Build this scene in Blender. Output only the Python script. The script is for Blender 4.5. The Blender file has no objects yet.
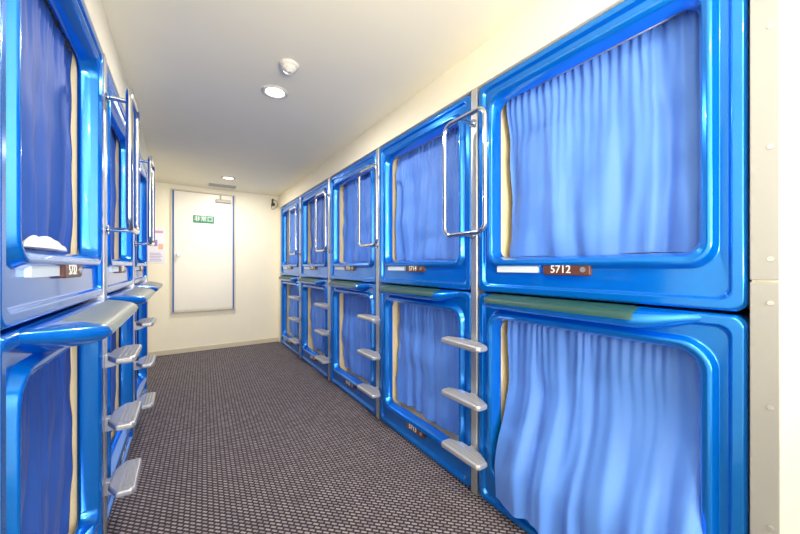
import bpy, bmesh, math, random
from mathutils import Vector, Matrix, noise
random.seed(4)
S=bpy.context.scene
try:
    S.view_settings.view_transform='Standard'
    S.view_settings.look='None'
    S.view_settings.exposure=0.0
except Exception as e: print(e)

XR=1.23; XL=-0.28; YE=5.25; YB=-3.2; HC=2.245; EYE=1.15
PITCH=0.983; STRIP=0.045; W=PITCH-STRIP; H=1.02
XRO=2.40; XLO=-1.47
RS=[1.165+PITCH*k for k in range(-1,5)]      # right seams
LS=[1.85+PITCH*k for k in range(-2,3)]        # left seams

# ---------------- materials ----------------
def mat(name,col,rough=.5,metal=0,**kw):
    m=bpy.data.materials.new(name); m.use_nodes=True
    b=m.node_tree.nodes['Principled BSDF']
    b.inputs['Base Color'].default_value=(*col,1)
    b.inputs['Roughness'].default_value=rough
    b.inputs['Metallic'].default_value=metal
    for k,v in kw.items():
        k=k.replace('_',' ')
        if k in b.inputs: b.inputs[k].default_value=v
    return m
def noise_bump(m,scale,strength,dist=.002,colvar=0,detail=3):
    nt=m.node_tree; b=nt.nodes['Principled BSDF']
    tc=nt.nodes.new('ShaderNodeTexCoord'); n=nt.nodes.new('ShaderNodeTexNoise')
    n.inputs['Scale'].default_value=scale; n.inputs['Detail'].default_value=detail
    nt.links.new(tc.outputs['Object'],n.inputs['Vector'])
    bp=nt.nodes.new('ShaderNodeBump'); bp.inputs['Strength'].default_value=strength; bp.inputs['Distance'].default_value=dist
    nt.links.new(n.outputs['Fac'],bp.inputs['Height']); nt.links.new(bp.outputs['Normal'],b.inputs['Normal'])
    if colvar:
        c=b.inputs['Base Color'].default_value[:3]
        mx=nt.nodes.new('ShaderNodeMix'); mx.data_type='RGBA'
        mx.inputs[6].default_value=(*[x*(1-colvar) for x in c],1); mx.inputs[7].default_value=(*[min(1,x*(1+colvar)) for x in c],1)
        n2=nt.nodes.new('ShaderNodeTexNoise'); n2.inputs['Scale'].default_value=scale*.1
        nt.links.new(tc.outputs['Object'],n2.inputs['Vector'])
        nt.links.new(n2.outputs['Fac'],mx.inputs[0]); nt.links.new(mx.outputs[2],b.inputs['Base Color'])
    return m
M={}
M['blue']=noise_bump(mat('blue_metallic_paint',(0.0,0.20,0.80),.18,.6,Coat_Weight=.6,Coat_Roughness=.04),160,.05,.0006,.05)
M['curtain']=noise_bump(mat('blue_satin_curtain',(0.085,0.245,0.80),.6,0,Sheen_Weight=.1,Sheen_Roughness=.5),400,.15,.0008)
M['curtain_shaded']=noise_bump(mat('blue_curtain_shaded',(0.018,0.085,0.42),.6,0,Sheen_Weight=.06,Sheen_Roughness=.5),400,.15,.0008)  # left-row curtains: same blue cloth, shade of grazing light put into the colour
M['cream']=noise_bump(mat('cream_wall_paint',(0.88,0.83,0.68),.6),60,.12,.001,.02)
M['ceil']=noise_bump(mat('ceiling_paint',(0.92,0.87,0.70),.7),40,.12,.001,.02)
M['shell']=mat('capsule_interior_cream',(0.84,0.74,0.52),.45)
M['alu']=noise_bump(mat('brushed_aluminium',(0.55,0.57,0.60),.34,.8),200,.08)
M['chrome']=mat('chrome_tube',(0.66,0.68,0.71),.10,1)
M['step']=mat('cast_grey_step',(0.50,0.51,0.54),.32,.55)
M['grip']=mat('step_grip_insert',(0.33,0.34,0.37),.6)
M['green']=noise_bump(mat('green_rubber_tread',(0.012,0.065,0.066),.48),300,.2)
M['green_sheen']=noise_bump(mat('green_tread_sheen',(0.19,0.23,0.24),.35),300,.2)  # left-row treads: glancing reflection on the green rubber painted as grey
M['brown']=mat('brown_number_plate',(0.10,0.035,0.025),.35)
M['white']=mat('white_plastic',(0.85,0.85,0.84),.4)
M['detector']=mat('detector_plastic',(0.66,0.64,0.58),.5)
M['sheet']=noise_bump(mat('white_bed_sheet',(0.80,0.81,0.86),.8),25,.5,.01)
M['sticker']=mat('pale_sticker',(0.60,0.72,0.84),.35)
M['trim']=mat('pale_metal_trim',(0.27,0.28,0.30),.45,.1)
M['door']=mat('door_white_paint',(0.80,0.765,0.68),.35)
M['dframe']=mat('door_frame_paint',(0.60,0.56,0.46),.4)
M['dark']=mat('black_plastic',(0.02,0.02,0.022),.4)
M['grey']=mat('grey_vent_paint',(0.42,0.40,0.36),.5)
M['tape']=mat('blue_edge_strip',(0.015,0.09,0.34),.4)
M['signg']=mat('green_sign',(0.005,0.22,0.13),.4)
M['paper']=mat('poster_paper',(0.80,0.80,0.92),.6)
M['pink']=mat('poster_pink',(0.66,0.34,0.50),.6)
M['purple']=mat('poster_purple',(0.30,0.24,0.50),.6)
M['orange']=mat('poster_orange',(0.75,0.45,0.35),.6)
M['base']=mat('baseboard_vinyl',(0.62,0.56,0.43),.45)
em=mat('downlight_glow',(1,1,1),.5); e=em.node_tree.nodes['Principled BSDF']
e.inputs['Emission Color'].default_value=(1,.88,.66,1); e.inputs['Emission Strength'].default_value=7
M['glow']=em
def carpet():
    m=bpy.data.materials.new('woven_carpet'); m.use_nodes=True; nt=m.node_tree; b=nt.nodes['Principled BSDF']
    tc=nt.nodes.new('ShaderNodeTexCoord'); mp=nt.nodes.new('ShaderNodeMapping'); mp.inputs['Rotation'].default_value=(0,0,math.radians(45))
    nt.links.new(tc.outputs['Object'],mp.inputs['Vector'])
    br=nt.nodes.new('ShaderNodeTexBrick')
    br.inputs['Scale'].default_value=1; br.inputs['Brick Width'].default_value=.032; br.inputs['Row Height'].default_value=.0175
    br.inputs['Mortar Size'].default_value=.0050; br.inputs['Mortar Smooth'].default_value=.3
    br.inputs['Color1'].default_value=(.48,.43,.475,1); br.inputs['Color2'].default_value=(.29,.25,.29,1)
    br.inputs['Mortar'].default_value=(.036,.026,.036,1)
    nt.links.new(mp.outputs['Vector'],br.inputs['Vector'])
    n=nt.nodes.new('ShaderNodeTexNoise'); n.inputs['Scale'].default_value=260; nt.links.new(tc.outputs['Object'],n.inputs['Vector'])
    mx=nt.nodes.new('ShaderNodeMix'); mx.data_type='RGBA'; mx.blend_type='MULTIPLY'; mx.inputs[0].default_value=.5
    nt.links.new(br.outputs['Color'],mx.inputs[6]); nt.links.new(n.outputs['Fac'],mx.inputs[7])
    nt.links.new(mx.outputs[2],b.inputs['Base Color'])
    bp=nt.nodes.new('ShaderNodeBump'); bp.inputs['Distance'].default_value=.003; bp.inputs['Strength'].default_value=.7; bp.invert=True
    nt.links.new(br.outputs['Fac'],bp.inputs['Height']); nt.links.new(bp.outputs['Normal'],b.inputs['Normal'])
    b.inputs['Roughness'].default_value=.85
    return m
M['carpet']=carpet()

# ---------------- mesh helpers ----------------
def finish(bm,name,mats,parent=None,smooth=False,bevel=0,recalc=True,angle=30):
    if recalc: bmesh.ops.recalc_face_normals(bm,faces=bm.faces)
    me=bpy.data.meshes.new(name); bm.to_mesh(me); bm.free()
    for m in (mats if isinstance(mats,list) else [mats]): me.materials.append(M[m])
    ob=bpy.data.objects.new(name,me); S.collection.objects.link(ob)
    if smooth or bevel:
        for p in me.polygons: p.use_smooth=True
    if bevel:
        md=ob.modifiers.new('b','BEVEL'); md.width=bevel; md.segments=2; md.limit_method='ANGLE'; md.angle_limit=math.radians(angle); md.harden_normals=True
    if parent: ob.parent=parent
    return ob
def empty(name):
    e=bpy.data.objects.new(name,None); S.collection.objects.link(e); e.empty_display_size=.1; return e
def box(bm,x0,x1,y0,y1,z0,z1,mi=0):
    v=[bm.verts.new((x,y,z)) for x in (x0,x1) for y in (y0,y1) for z in (z0,z1)]
    for q in ((0,1,3,2),(4,6,7,5),(0,4,5,1),(2,3,7,6),(0,2,6,4),(1,5,7,3)):
        f=bm.faces.new([v[i] for i in q]); f.material_index=mi
def cyl(bm,c,axis,r,l,n=24,r2=None,mi=0):
    r2=r if r2 is None else r2
    q=Vector(axis).normalized().to_track_quat('Z','Y').to_matrix().to_4x4()
    mtx=Matrix.Translation(Vector(c)+Vector(axis).normalized()*l/2)@q
    res=bmesh.ops.create_cone(bm,cap_ends=True,segments=n,radius1=r,radius2=r2,depth=l,matrix=mtx)
    fs=set(f for v in res['verts'] for f in v.link_faces)
    for f in fs: f.material_index=mi
def rr(u0,u1,v0,v1,r,n=7):
    if not isinstance(r,(list,tuple)): r=[r]*4
    pts=[]
    cs=[(u0+r[0],v0+r[0],180,r[0]),(u1-r[1],v0+r[1],270,r[1]),(u1-r[2],v1-r[2],0,r[2]),(u0+r[3],v1-r[3],90,r[3])]
    for cu,cv,a,rad in cs:
        for i in range(n+1):
            t=math.radians(a+90*i/n); pts.append((cu+rad*math.cos(t),cv+rad*math.sin(t)))
    return pts
def loft(bm,rings,P,cap_last=False,cap_first=False,mi=0):
    vs=[[bm.verts.new(P(u,v,w)) for u,v in ring] for ring,w in rings]
    n=len(vs[0])
    for a,b in zip(vs,vs[1:]):
        for i in range(n):
            f=bm.faces.new((a[i],a[(i+1)%n],b[(i+1)%n],b[i])); f.material_index=mi
    if cap_last: f=bm.faces.new(vs[-1]); f.material_index=mi
    if cap_first: f=bm.faces.new(vs[0]); f.material_index=mi
def text(name,s,size,loc,rot,m,parent,ext=.0008):
    cu=bpy.data.curves.new(name,'FONT'); cu.body=s; cu.size=size; cu.align_x='CENTER'; cu.align_y='CENTER'; cu.extrude=ext
    cu.materials.append(M[m]); o=bpy.data.objects.new(name,cu); S.collection.objects.link(o)
    o.matrix_world=Matrix.Translation(loc)@rot
    if parent: o.parent=parent
    return o
ROT_R=Matrix(((0,0,-1,0),(-1,0,0,0),(0,1,0,0),(0,0,0,1)))
ROT_L=Matrix(((0,0,1,0),(1,0,0,0),(0,1,0,0),(0,0,0,1)))
ROT_E=Matrix(((1,0,0,0),(0,0,-1,0),(0,1,0,0),(0,0,0,1)))

# ---------------- capsule ----------------
def capsule(side,y0,upper,num,near=False,seed=0):
    rnd=random.Random(seed)
    par=empty('sleeping_capsule')
    z0=(H+.008) if upper else 0.004
    X0=XR if side=='R' else XL; sg=-1 if side=='R' else 1
    P=lambda u,v,w:(X0+sg*w,y0+u,z0+v)
    ou0,ou1,ov0,ov1=.105,W-.100,.165,.91      # opening
    if not upper: ov1=.895
    g=0.0015
    Hh=H-.003
    def R(i,w,r): return (rr(g+i,W-g-i,g+i,Hh-i,r),w)
    def O(d,w,r): return (rr(ou0-d,ou1+d,ov0-d,ov1+d,[r*.75,r*.75,r,r]),w)
    bm=bmesh.new()
    rings=[R(0,-.08,.03),R(0,-.006,.03),R(.007,.004,.03),R(.030,.004,.03),R(.037,-.011,.03),
           O(.047,-.013,.085),O(.035,.008,.08),O(.026,.010,.072),O(.012,.002,.062),O(.004,-.018,.056),O(0,-.030,.052),O(-.002,-.050,.052),O(.01,-.06,.052)]
    loft(bm,rings,P)
    finish(bm,'front_frame','blue',par,bevel=.004,angle=22)
    bm=bmesh.new()
    loft(bm,[(rr(ou0-.03,ou1+.03,ov0-.08,ov1+.05,.04),-.055),(rr(ou0-.03,ou1+.03,ov0-.08,ov1+.05,.04),-1.0)],P,cap_last=True)
    finish(bm,'interior_shell','shell',par,smooth=True)
    bm=bmesh.new()
    loft(bm,[(rr(ou0,ou1,ov0-.07,ov0-.005,.025),-.13),(rr(ou0-.01,ou1+.01,ov0-.075,ov0+.008,.03),-.16),(rr(ou0-.01,ou1+.01,ov0-.075,ov0+.008,.03),-.97)],P,cap_last=True,cap_first=True)
    finish(bm,'mattress','sheet',par,smooth=True)
    bm=bmesh.new()
    a=Vector(P(ou0-.02,ov1+.022,-.085)); cyl(bm,a,(0,1,0),.007,ou1-ou0+.04,12)
    finish(bm,'curtain_rail','alu',par,smooth=True)
    # curtain
    NU,NV=190,40
    bm=bmesh.new(); grid=[]
    gap_top=.006+.010*rnd.random(); gap_bot=.02+.04*rnd.random()
    if upper: gap_bot*=.45
    base_w=-.092; fs=.62
    if side=='L':
        gap_top=-.024; gap_bot=-.024 if upper else .045
        base_w=-.078; fs=.40
    sdz=rnd.uniform(0,100)
    drape=(near and not upper)
    cb=ov0+.002
    f1=rnd.uniform(4.8,6.4)
    ph=[rnd.uniform(0,6.28) for _ in range(4)]
    def ridge(x): return math.sin(x)+.28*math.sin(2*x+.6)
    for j in range(NV+1):
        t=j/NV; row=[]
        for i in range(NU+1):
            s=i/NU
            uL=ou0-.020; uR=ou1-gap_top-(gap_bot-gap_top)*t**1.5
            edge=min(1,s/.06,(1-s)/.06)
            warp=s+.075*noise.noise(Vector((s*3.6,t*.9,sdz+7)))
            u=uL+(uR-uL)*(s+edge*.014*noise.noise(Vector((s*6,t*1.3,sdz+3))))
            n1=noise.noise(Vector((warp*6.5,t*1.2,sdz)))
            n2=noise.noise(Vector((warp*15,t*2.2,sdz+20)))
            amp=.4+1.1*abs(noise.noise(Vector((s*3,t*1.0,sdz+90))))
            pl=ridge(2*math.pi*f1*warp+ph[0])*amp
            A=.014+.022*min(1,t*1.6)
            fold=A*(.62*pl+1.2*n1+.55*n2)
            gath=.0055*math.exp(-t*5)*math.sin(2*math.pi*22*s+5*n1)
            cross=.014*noise.noise(Vector((s*2.6+2.6*t,t*5.5-s*2,sdz+50)))
            w=base_w+fold*fs+gath+cross*(1 if side=='R' else .4)
            vtop=ov1+.03
            if drape:
                bot=.135-.06*s+.006*math.sin(20*s)
                v=vtop+(bot-vtop)*t
                k=min(1,max(0,(t-.35)/.5)); k=k*k*(3-2*k)
                w=(w)*(1-k)+(.042+fold*.8)*k
                if v<ov0+.05: w=max(w,.018)
            else:
                x=w+.052
                if x>-.015: w=-.052-.015*math.exp(-(x+.015)/.015)
                bot=cb+.002+.003*math.sin(11*s+ph[1])
                v=vtop+(bot-vtop)*t
            row.append(bm.verts.new(P(u,v,w)))
        grid.append(row)
    for j in range(NV):
        for i in range(NU):
            bm.faces.new((grid[j][i],grid[j][i+1],grid[j+1][i+1],grid[j+1][i]))
    c=finish(bm,'curtain','curtain' if side=='R' else 'curtain_shaded',par,smooth=True)
    # number plate
    pc=.49; pv=.112
    bm=bmesh.new()
    loft(bm,[(rr(pc-.092,pc+.092,pv-.022,pv+.022,.006,4),-.014),(rr(pc-.092,pc+.092,pv-.022,pv+.022,.006,4),.002),(rr(pc-.089,pc+.089,pv-.019,pv+.019,.005,4),.004)],P,cap_last=True)
    finish(bm,'number_plate','brown',par)
    rot=ROT_R if side=='R' else ROT_L
    off=.018 if side=='R' else -.018
    text('plate_digits',num,.042,P(pc+off,pv,0.005),rot,'white',par)
    bm=bmesh.new(); cyl(bm,P(pc-(.068 if side=='R' else -.068),pv,.003),(sg,0,0),.010,.004,16)
    finish(bm,'plate_lock','alu',par,smooth=False)
    if upper:
        a,b=(pc+.12,pc+.33) if side=='R' else (pc-.32,pc-.12)
        bm=bmesh.new(); loft(bm,[(rr(a,b,pv-.014,pv+.016,.003,3),-.014),(rr(a,b,pv-.014,pv+.016,.003,3),-.001)],P,cap_last=True)
        finish(bm,'info_sticker','sticker',par)
    else:
        pmax,hk=(.058,.78) if side=='R' else (.125,.8)
        def sm(x): x=max(0,min(1,x)); return x*x*(3-2*x)
        def prof(u):
            return min(sm((u-.07)/.19)**.8 if u>.07 else 0, (max(0,min(1,(W-.05-u)/.05)))**.5)
        def sect(k,e=0):
            p=pmax*k; vt=H-.004
            pts=[(0,0),(.3,-.004),(.6,-.012),(.85,-.022),(.96,-.034),(1.0,-.048),(.98,-.062),(.88,-.074),(.6,-.084),(.3,-.090),(0,-.096)]
            return [(-.012+(p+.012)*a+ (e if a>0 else 0), vt+(b*hk*(.35+.65*k))+ (e if b>-.04 else 0)) for a,b in pts]
        bm=bmesh.new(); prev=None
        N=60
        for i in range(N+1):
            u=.07+(W-.12)*i/N
            if i>N-8: u=.07+(W-.12)*((N-8)/N+ (8/N)*math.sin((i-(N-8))/8*math.pi/2))
            row=[bm.verts.new(P(u,v,w)) for w,v in sect(prof(u))]
            if prev:
                for a in range(len(row)-1): bm.faces.new((prev[a],prev[a+1],row[a+1],row[a]))
            prev=row
        bmesh.ops.remove_doubles(bm,verts=bm.verts,dist=1e-5)
        finish(bm,'step_lip','blue',par,smooth=True)
        bm=bmesh.new(); prev=None
        us=[.245+(W-.075-.245)*i/30 for i in range(31)]
        for idx,u in enumerate(us):
            e_=.003 if 0<idx<30 else 0.0
            row=[bm.verts.new(P(u,v,w)) for w,v in sect(prof(u),e_)[0 if side=='R' else 1:6]]
            if prev:
                for a in range(len(row)-1): bm.faces.new((prev[a],prev[a+1],row[a+1],row[a]))
            prev=row
        finish(bm,'tread_pad','green' if side=='R' else 'green_sheen',par,smooth=True)
    return par

def tube(name,pts,r,m,parent,cyclic=False,res=4):
    cu=bpy.data.curves.new(name,'CURVE'); cu.dimensions='3D'; cu.bevel_depth=r; cu.bevel_resolution=res; cu.use_fill_caps=True
    sp=cu.splines.new('POLY'); sp.points.add(len(pts)-1); sp.use_cyclic_u=cyclic; sp.use_smooth=True
    for q,p in zip(sp.points,pts): q.co=(*p,1)
    cu.materials.append(M[m]); o=bpy.data.objects.new(name,cu); S.collection.objects.link(o)
    if parent: o.parent=parent
    return o
def ladder(side,yc,full=True):
    X0=XR if side=='R' else XL; sg=-1 if side=='R' else 1
    P=lambda u,v,w:(X0+sg*w,yc+u,v)
    par=empty('capsule_ladder' if full else 'joint_strip')
    bm=bmesh.new(); hs=STRIP/2-.0015
    loft(bm,[(rr(-hs,hs,.002,2.05,.003,2),-.06),(rr(-hs,hs,.002,2.05,.003,2),.004),(rr(-hs+.003,hs-.003,.006,2.046,.003,2),.007)],P,cap_last=True)
    finish(bm,'mounting_strip','alu',par,bevel=.001)
    if not full: return
    for k,h in enumerate((.785,.515,.245)):
        bm=bmesh.new()
        L=.132
        def outl(d): 
            return [(-L+.0+d,.055+d),(-L+d,.105-d),(-L+.012+d,.118-d),(L-.012-d,.118-d),(L-d,.105-d),(L-d,.055+d),(.06,.022+d),(-.06,.022+d)]
        zs=[(h-.028,.006),(h-.022,0),(h-.006,0),(h,.005)]
        vs=[[bm.verts.new(P(u,z,w)) for u,w in outl(d)] for z,d in zs]
        n=8
        for a,b in zip(vs,vs[1:]):
            for i in range(n): bm.faces.new((a[i],a[(i+1)%n],b[(i+1)%n],b[i]))
        bm.faces.new(vs[0]); bm.faces.new(vs[-1])
        finish(bm,'step_tread','step',par,bevel=.004)
        bm=bmesh.new()
        for r_ in range(3):
            w0=.062+r_*.016
            a=P(-L+.02,h,w0); b=P(L-.02,h,w0+.008)
            box(bm,min(a[0],b[0]),max(a[0],b[0]),a[1],b[1],h-.001,h+.0015)
        finish(bm,'grip_insert','grip',par)
        bm=bmesh.new()
        pr=[(.004,h-.004),(.10,h-.012),(.10,h-.03),(.03,h-.06),(.004,h-.062)]
        A=[bm.verts.new(P(-.019,v,w)) for w,v in pr]; B=[bm.verts.new(P(.019,v,w)) for w,v in pr]
        bm.faces.new(A); bm.faces.new(B)
        for i in range(5): bm.faces.new((A[i],A[(i+1)%5],B[(i+1)%5],B[i]))
        finish(bm,'step_bracket','step',par,bevel=.003)
    gp=empty('grab_bar')
    c=-.022
    loop=[P(u+c,v,.10) for u,v in rr(-.135,.135,1.31,1.875,.045,8)]
    tube('bar_loop',loop,.0115,'chrome',gp,True)
    for v in (1.31,1.875):
        tube('bar_standoff',[P(0,v,.10),P(0,v,.006)],.010,'chrome',gp)
        bm=bmesh.new(); cyl(bm,P(0,v,.0075),(sg,0,0),.020,.008,20); finish(bm,'bar_flange','chrome',gp,bevel=.001)

for k in range(5):
    y0=RS[k]+STRIP/2
    capsule('R',y0,True,str(5712+2*k),k==0,seed=10+k)
    capsule('R',y0,False,str(5711+2*k),k==0,seed=30+k)
for k in range(1,5): ladder('R',RS[k])
ladder('R',RS[5],False)
for k in range(1,4):
    y0=LS[k]+STRIP/2
    capsule('L',y0,True,str(5730+2*k),False,seed=50+k)
    capsule('L',y0,False,str(5729+2*k),False,seed=70+k)
for k in range(2,4): ladder('L',LS[k])
for k in (1,4): ladder('L',LS[k],False)

# white folded towel resting on the sill of the near-left capsule
bm=bmesh.new(); NA,NB=40,16; g=[]
y0=LS[1]+STRIP/2; zs_=H+.008+.167
for i in range(NA+1):
    a=i/NA; row=[]
    env=(math.sin(math.pi*a)**.35 if 0<a<1 else 0)
    for j in range(NB+1):
        ang=math.pi*j/NB
        hgt=(.034+.014*noise.noise(Vector((a*7,j*.2,1.3))))*env*(1-.35*a)
        row.append(bm.verts.new((XL-.020+.018*math.cos(ang)*env, y0+.20+.30*a, zs_+.002+hgt*math.sin(ang))))
    g.append(row)
for i in range(NA):
    for j in range(NB): bm.faces.new((g[i][j],g[i+1][j],g[i+1][j+1],g[i][j+1]))
finish(bm,'folded_towel','sheet',smooth=True)

# ---------------- room ----------------
bm=bmesh.new(); box(bm,XLO-.1,XRO+.1,YB-.1,YE+.1,-.1,0); finish(bm,'floor','carpet')
bm=bmesh.new(); box(bm,XLO-.1,XRO+.1,YB-.1,YE+.1,HC,HC+.1); finish(bm,'ceiling','ceil')
bm=bmesh.new(); box(bm,XLO-.1,XRO+.1,YE,YE+.1,0,HC); finish(bm,'wall_end','cream')
RE=RS[5]+STRIP/2; RN=RS[0]+STRIP/2
LE=LS[4]+STRIP/2; LN=LS[1]-STRIP/2
bm=bmesh.new()
box(bm,XRO,XRO+.1,YB,YE,0,HC)
box(bm,XR,XRO,RN-.06,YE,2.056,HC)
box(bm,XR,XRO,RE+.002,YE,0,2.056)
box(bm,XR,XRO,YB,RN-.006,0,HC)
finish(bm,'wall_right','cream')
bm=bmesh.new()
box(bm,XLO-.1,XLO,YB,YE,0,HC)
box(bm,XLO,XL,LN,LE,2.056,HC)
box(bm,XLO,XL-.12,LE+.002,YE,0,HC)
box(bm,XLO,XL,YB,LN-.002,0,HC)
finish(bm,'wall_left','cream')
bm=bmesh.new()
wx0,wx1,wz0,wz1=XL+.15,XR-.15,.5,2.1
box(bm,XLO,wx0,YB-.1,YB,0,HC); box(bm,wx1,XRO,YB-.1,YB,0,HC)
box(bm,wx0,wx1,YB-.1,YB,0,wz0); box(bm,wx0,wx1,YB-.1,YB,wz1,HC)
finish(bm,'wall_back','cream')
wp=empty('window_1')
bm=bmesh.new()
for a in (wx0,(wx0+wx1)/2-.02,wx1-.04): box(bm,a,a+.04,YB-.07,YB-.02,wz0,wz1)
box(bm,wx0,wx1,YB-.07,YB-.02,wz0,wz0+.04); box(bm,wx0,wx1,YB-.07,YB-.02,wz1-.04,wz1)
finish(bm,'window_frame','alu',wp)
tp=empty('trim_1')
for a,b in ((0.003,1.112),(1.117,HC-.002)):
    bm=bmesh.new(); box(bm,XR-.012,XR+.0,RN-.055,RN-.004,a,b); finish(bm,'trim_panel','trim',tp,bevel=.002)
bm=bmesh.new()
for z in (.2,.5,.8,1.06,1.17,1.45,1.75,2.0): cyl(bm,(XR-.011,RN-.040,z),(-1,0,0),.006,.003,12)
finish(bm,'trim_screws','alu',tp)
bm=bmesh.new(); box(bm,XL-.12,XR,YE-.012,YE,0,.06); finish(bm,'baseboard_end','base',bevel=.002)

# ---------------- door ----------------
dp=empty('door_1')
dx0,dx1,dz0,dz1=-.135,.63,.54,2.185
bm=bmesh.new()
t=.018
box(bm,dx0,dx0+t,YE-.022,YE,dz0,dz1); box(bm,dx1-t,dx1,YE-.022,YE,dz0,dz1); box(bm,dx0+t,dx1-t,YE-.022,YE,dz1-t,dz1)
finish(bm,'door_frame','dframe',dp,bevel=.002)
bm=bmesh.new(); box(bm,dx0+t+.018,dx1-t-.018,YE-.016,YE-.001,dz0+.03,dz1-t-.006); finish(bm,'door_leaf','door',dp,bevel=.002)
bm=bmesh.new(); box(bm,dx0+t,dx0+t+.018,YE-.0235,YE-.001,dz0+.01,dz1-t); box(bm,dx1-t-.018,dx1-t,YE-.0235,YE-.001,dz0+.01,dz1-t); finish(bm,'door_gasket','tape',dp)
bm=bmesh.new(); box(bm,dx0,dx1,YE-.03,YE,dz0-.006,dz0+.012); finish(bm,'door_threshold','grey',dp,bevel=.003)
bm=bmesh.new(); cyl(bm,(dx0+.085,YE-.016,1.32),(0,-1,0),.03,.012,20); cyl(bm,(dx0+.085,YE-.028,1.32),(0,-1,0),.012,.03,16); cyl(bm,(dx0+.085,YE-.056,1.32),(0,-1,0),.026,.03,20,.02); finish(bm,'door_knob','alu',dp,bevel=.002)
bm=bmesh.new(); box(bm,dx1-.25,dx1-.06,YE-.055,YE-.016,dz1-.13,dz1-.085); box(bm,dx1-.20,dx1-.18,YE-.075,YE-.03,dz1-.085,dz1-.03); finish(bm,'door_closer','grey',dp,bevel=.004)
sp_=empty('exit_sign')
bm=bmesh.new(); box(bm,.113,.362,YE-.024,YE-.0165,1.755,1.855); finish(bm,'sign_board','signg',sp_,bevel=.002)
text('sign_text','非常口',.075,(.2375,YE-.0255,1.805),ROT_E,'white',sp_)

pp=empty('poster')
px0,px1,pz0,pz1=-.375,-.196,1.20,1.665
bm=bmesh.new(); box(bm,px0,px1,YE-.004,YE-.001,pz0,pz1); finish(bm,'poster_sheet','paper',pp)
bm=bmesh.new()
box(bm,px0+.02,px1-.02,YE-.006,YE-.004,pz1-.075,pz1-.045,0)
box(bm,px0+.02,px1-.08,YE-.006,YE-.004,pz0+.22,pz0+.30,1)
box(bm,px0+.11,px1-.02,YE-.0065,YE-.004,pz0+.18,pz0+.25,2)
for i in range(6): box(bm,px0+.02,px1-.03-.01*(i%3),YE-.006,YE-.004,pz0+.025+.02*i,pz0+.031+.02*i,1)
finish(bm,'poster_print',['pink','purple','orange'],pp)

# ---------------- ceiling fixtures ----------------
def downlight(x,y,p):
    par=empty('ceiling_downlight')
    bm=bmesh.new(); n=40
    prof=[(.078,0),(.078,-.006),(.066,-.010),(.058,-.006),(.052,.0)]
    vs=[[bm.verts.new((x+r*math.cos(2*math.pi*i/n),y+r*math.sin(2*math.pi*i/n),HC+z)) for i in range(n)] for r,z in prof]
    for a,b in zip(vs,vs[1:]):
        for i in range(n): bm.faces.new((a[i],a[(i+1)%n],b[(i+1)%n],b[i]))
    finish(bm,'trim_ring','detector',par,smooth=True)
    bm=bmesh.new(); cyl(bm,(x,y,HC-.004),(0,0,1),.054,.003,32); finish(bm,'diffuser','glow',par)
    l=bpy.data.lights.new('downlight_lamp','AREA'); l.shape='DISK'; l.size=.11; l.energy=p; l.color=(1,.92,.78)
    o=bpy.data.objects.new('downlight_lamp',l); o.location=(x,y,HC-.012); S.collection.objects.link(o); o.parent=par
downlight(.479,2.13,19); downlight(.463,4.50,20); downlight(.47,-.25,16); downlight(.47,-2.2,12)
bm=bmesh.new(); n=36; x,y=.478,1.80
prof=[(.050,0),(.050,-.010),(.046,-.016),(.040,-.018),(.040,-.024),(.034,-.034),(.020,-.040),(.0195,-.044),(.010,-.046)]
vs=[[bm.verts.new((x+r*math.cos(2*math.pi*i/n),y+r*math.sin(2*math.pi*i/n),HC+z)) for i in range(n)] for r,z in prof]
for a,b in zip(vs,vs[1:]):
    for i in range(n): bm.faces.new((a[i],a[(i+1)%n],b[(i+1)%n],b[i]))
bm.faces.new(vs[-1]); finish(bm,'smoke_detector','detector',smooth=True)
vp=empty('ceiling_vent')
bm=bmesh.new(); box(bm,.26,.62,4.86,5.06,HC-.008,HC); finish(bm,'vent_frame','white',vp,bevel=.002)
bm=bmesh.new()
for i in range(8): box(bm,.28,.60,4.875+i*.021,4.887+i*.021,HC-.012,HC-.007)
finish(bm,'vent_slats','grey',vp)
cp=empty('wall_camera')
bm=bmesh.new(); box(bm,1.12,1.16,YE-.09,YE-.02,2.08,2.12); cyl(bm,(1.14,YE-.09,2.10),(0,-1,0),.016,.02,16); box(bm,1.13,1.15,YE-.04,YE,2.11,2.19); finish(bm,'camera_body','dark',cp,bevel=.003)
tube('cable',[(1.15,YE-.03,2.18),(1.20,YE-.03,2.16),(1.215,YE-.03,2.10),(1.17,YE-.03,2.04),(1.13,YE-.03,2.03),(1.12,YE-.02,2.08)],.004,'dark',cp)

# ---------------- light ----------------
def area(name,loc,rot,sx,sy,p,c):
    l=bpy.data.lights.new(name,'AREA'); l.shape='RECTANGLE'; l.size=sx; l.size_y=sy; l.energy=p; l.color=c
    o=bpy.data.objects.new(name,l); o.location=loc; o.rotation_euler=rot; S.collection.objects.link(o)
area('window_daylight',((wx0+wx1)/2,YB-.15,(wz0+wz1)/2),(math.radians(90),0,0),wx1-wx0,wz1-wz0,112,(1,.98,.95))
area('added_ceiling_fill',(.30,-.9,1.15),(math.radians(156),0,0),.5,.3,52,(1,.92,.76))  # added fill light aimed up to brighten the ceiling, not a corridor fixture
w=bpy.data.worlds.new('World'); S.world=w; w.use_nodes=True
w.node_tree.nodes['Background'].inputs[0].default_value=(.9,.95,1,1); w.node_tree.nodes['Background'].inputs[1].default_value=1.5

cam=bpy.data.cameras.new('camera'); co=bpy.data.objects.new('camera',cam); S.collection.objects.link(co)
cam.sensor_width=36; cam.lens=326/800*36; cam.clip_start=.02
co.location=(0,0,EYE); co.rotation_euler=(math.radians(90),0,-math.radians(33.65))
S.camera=co
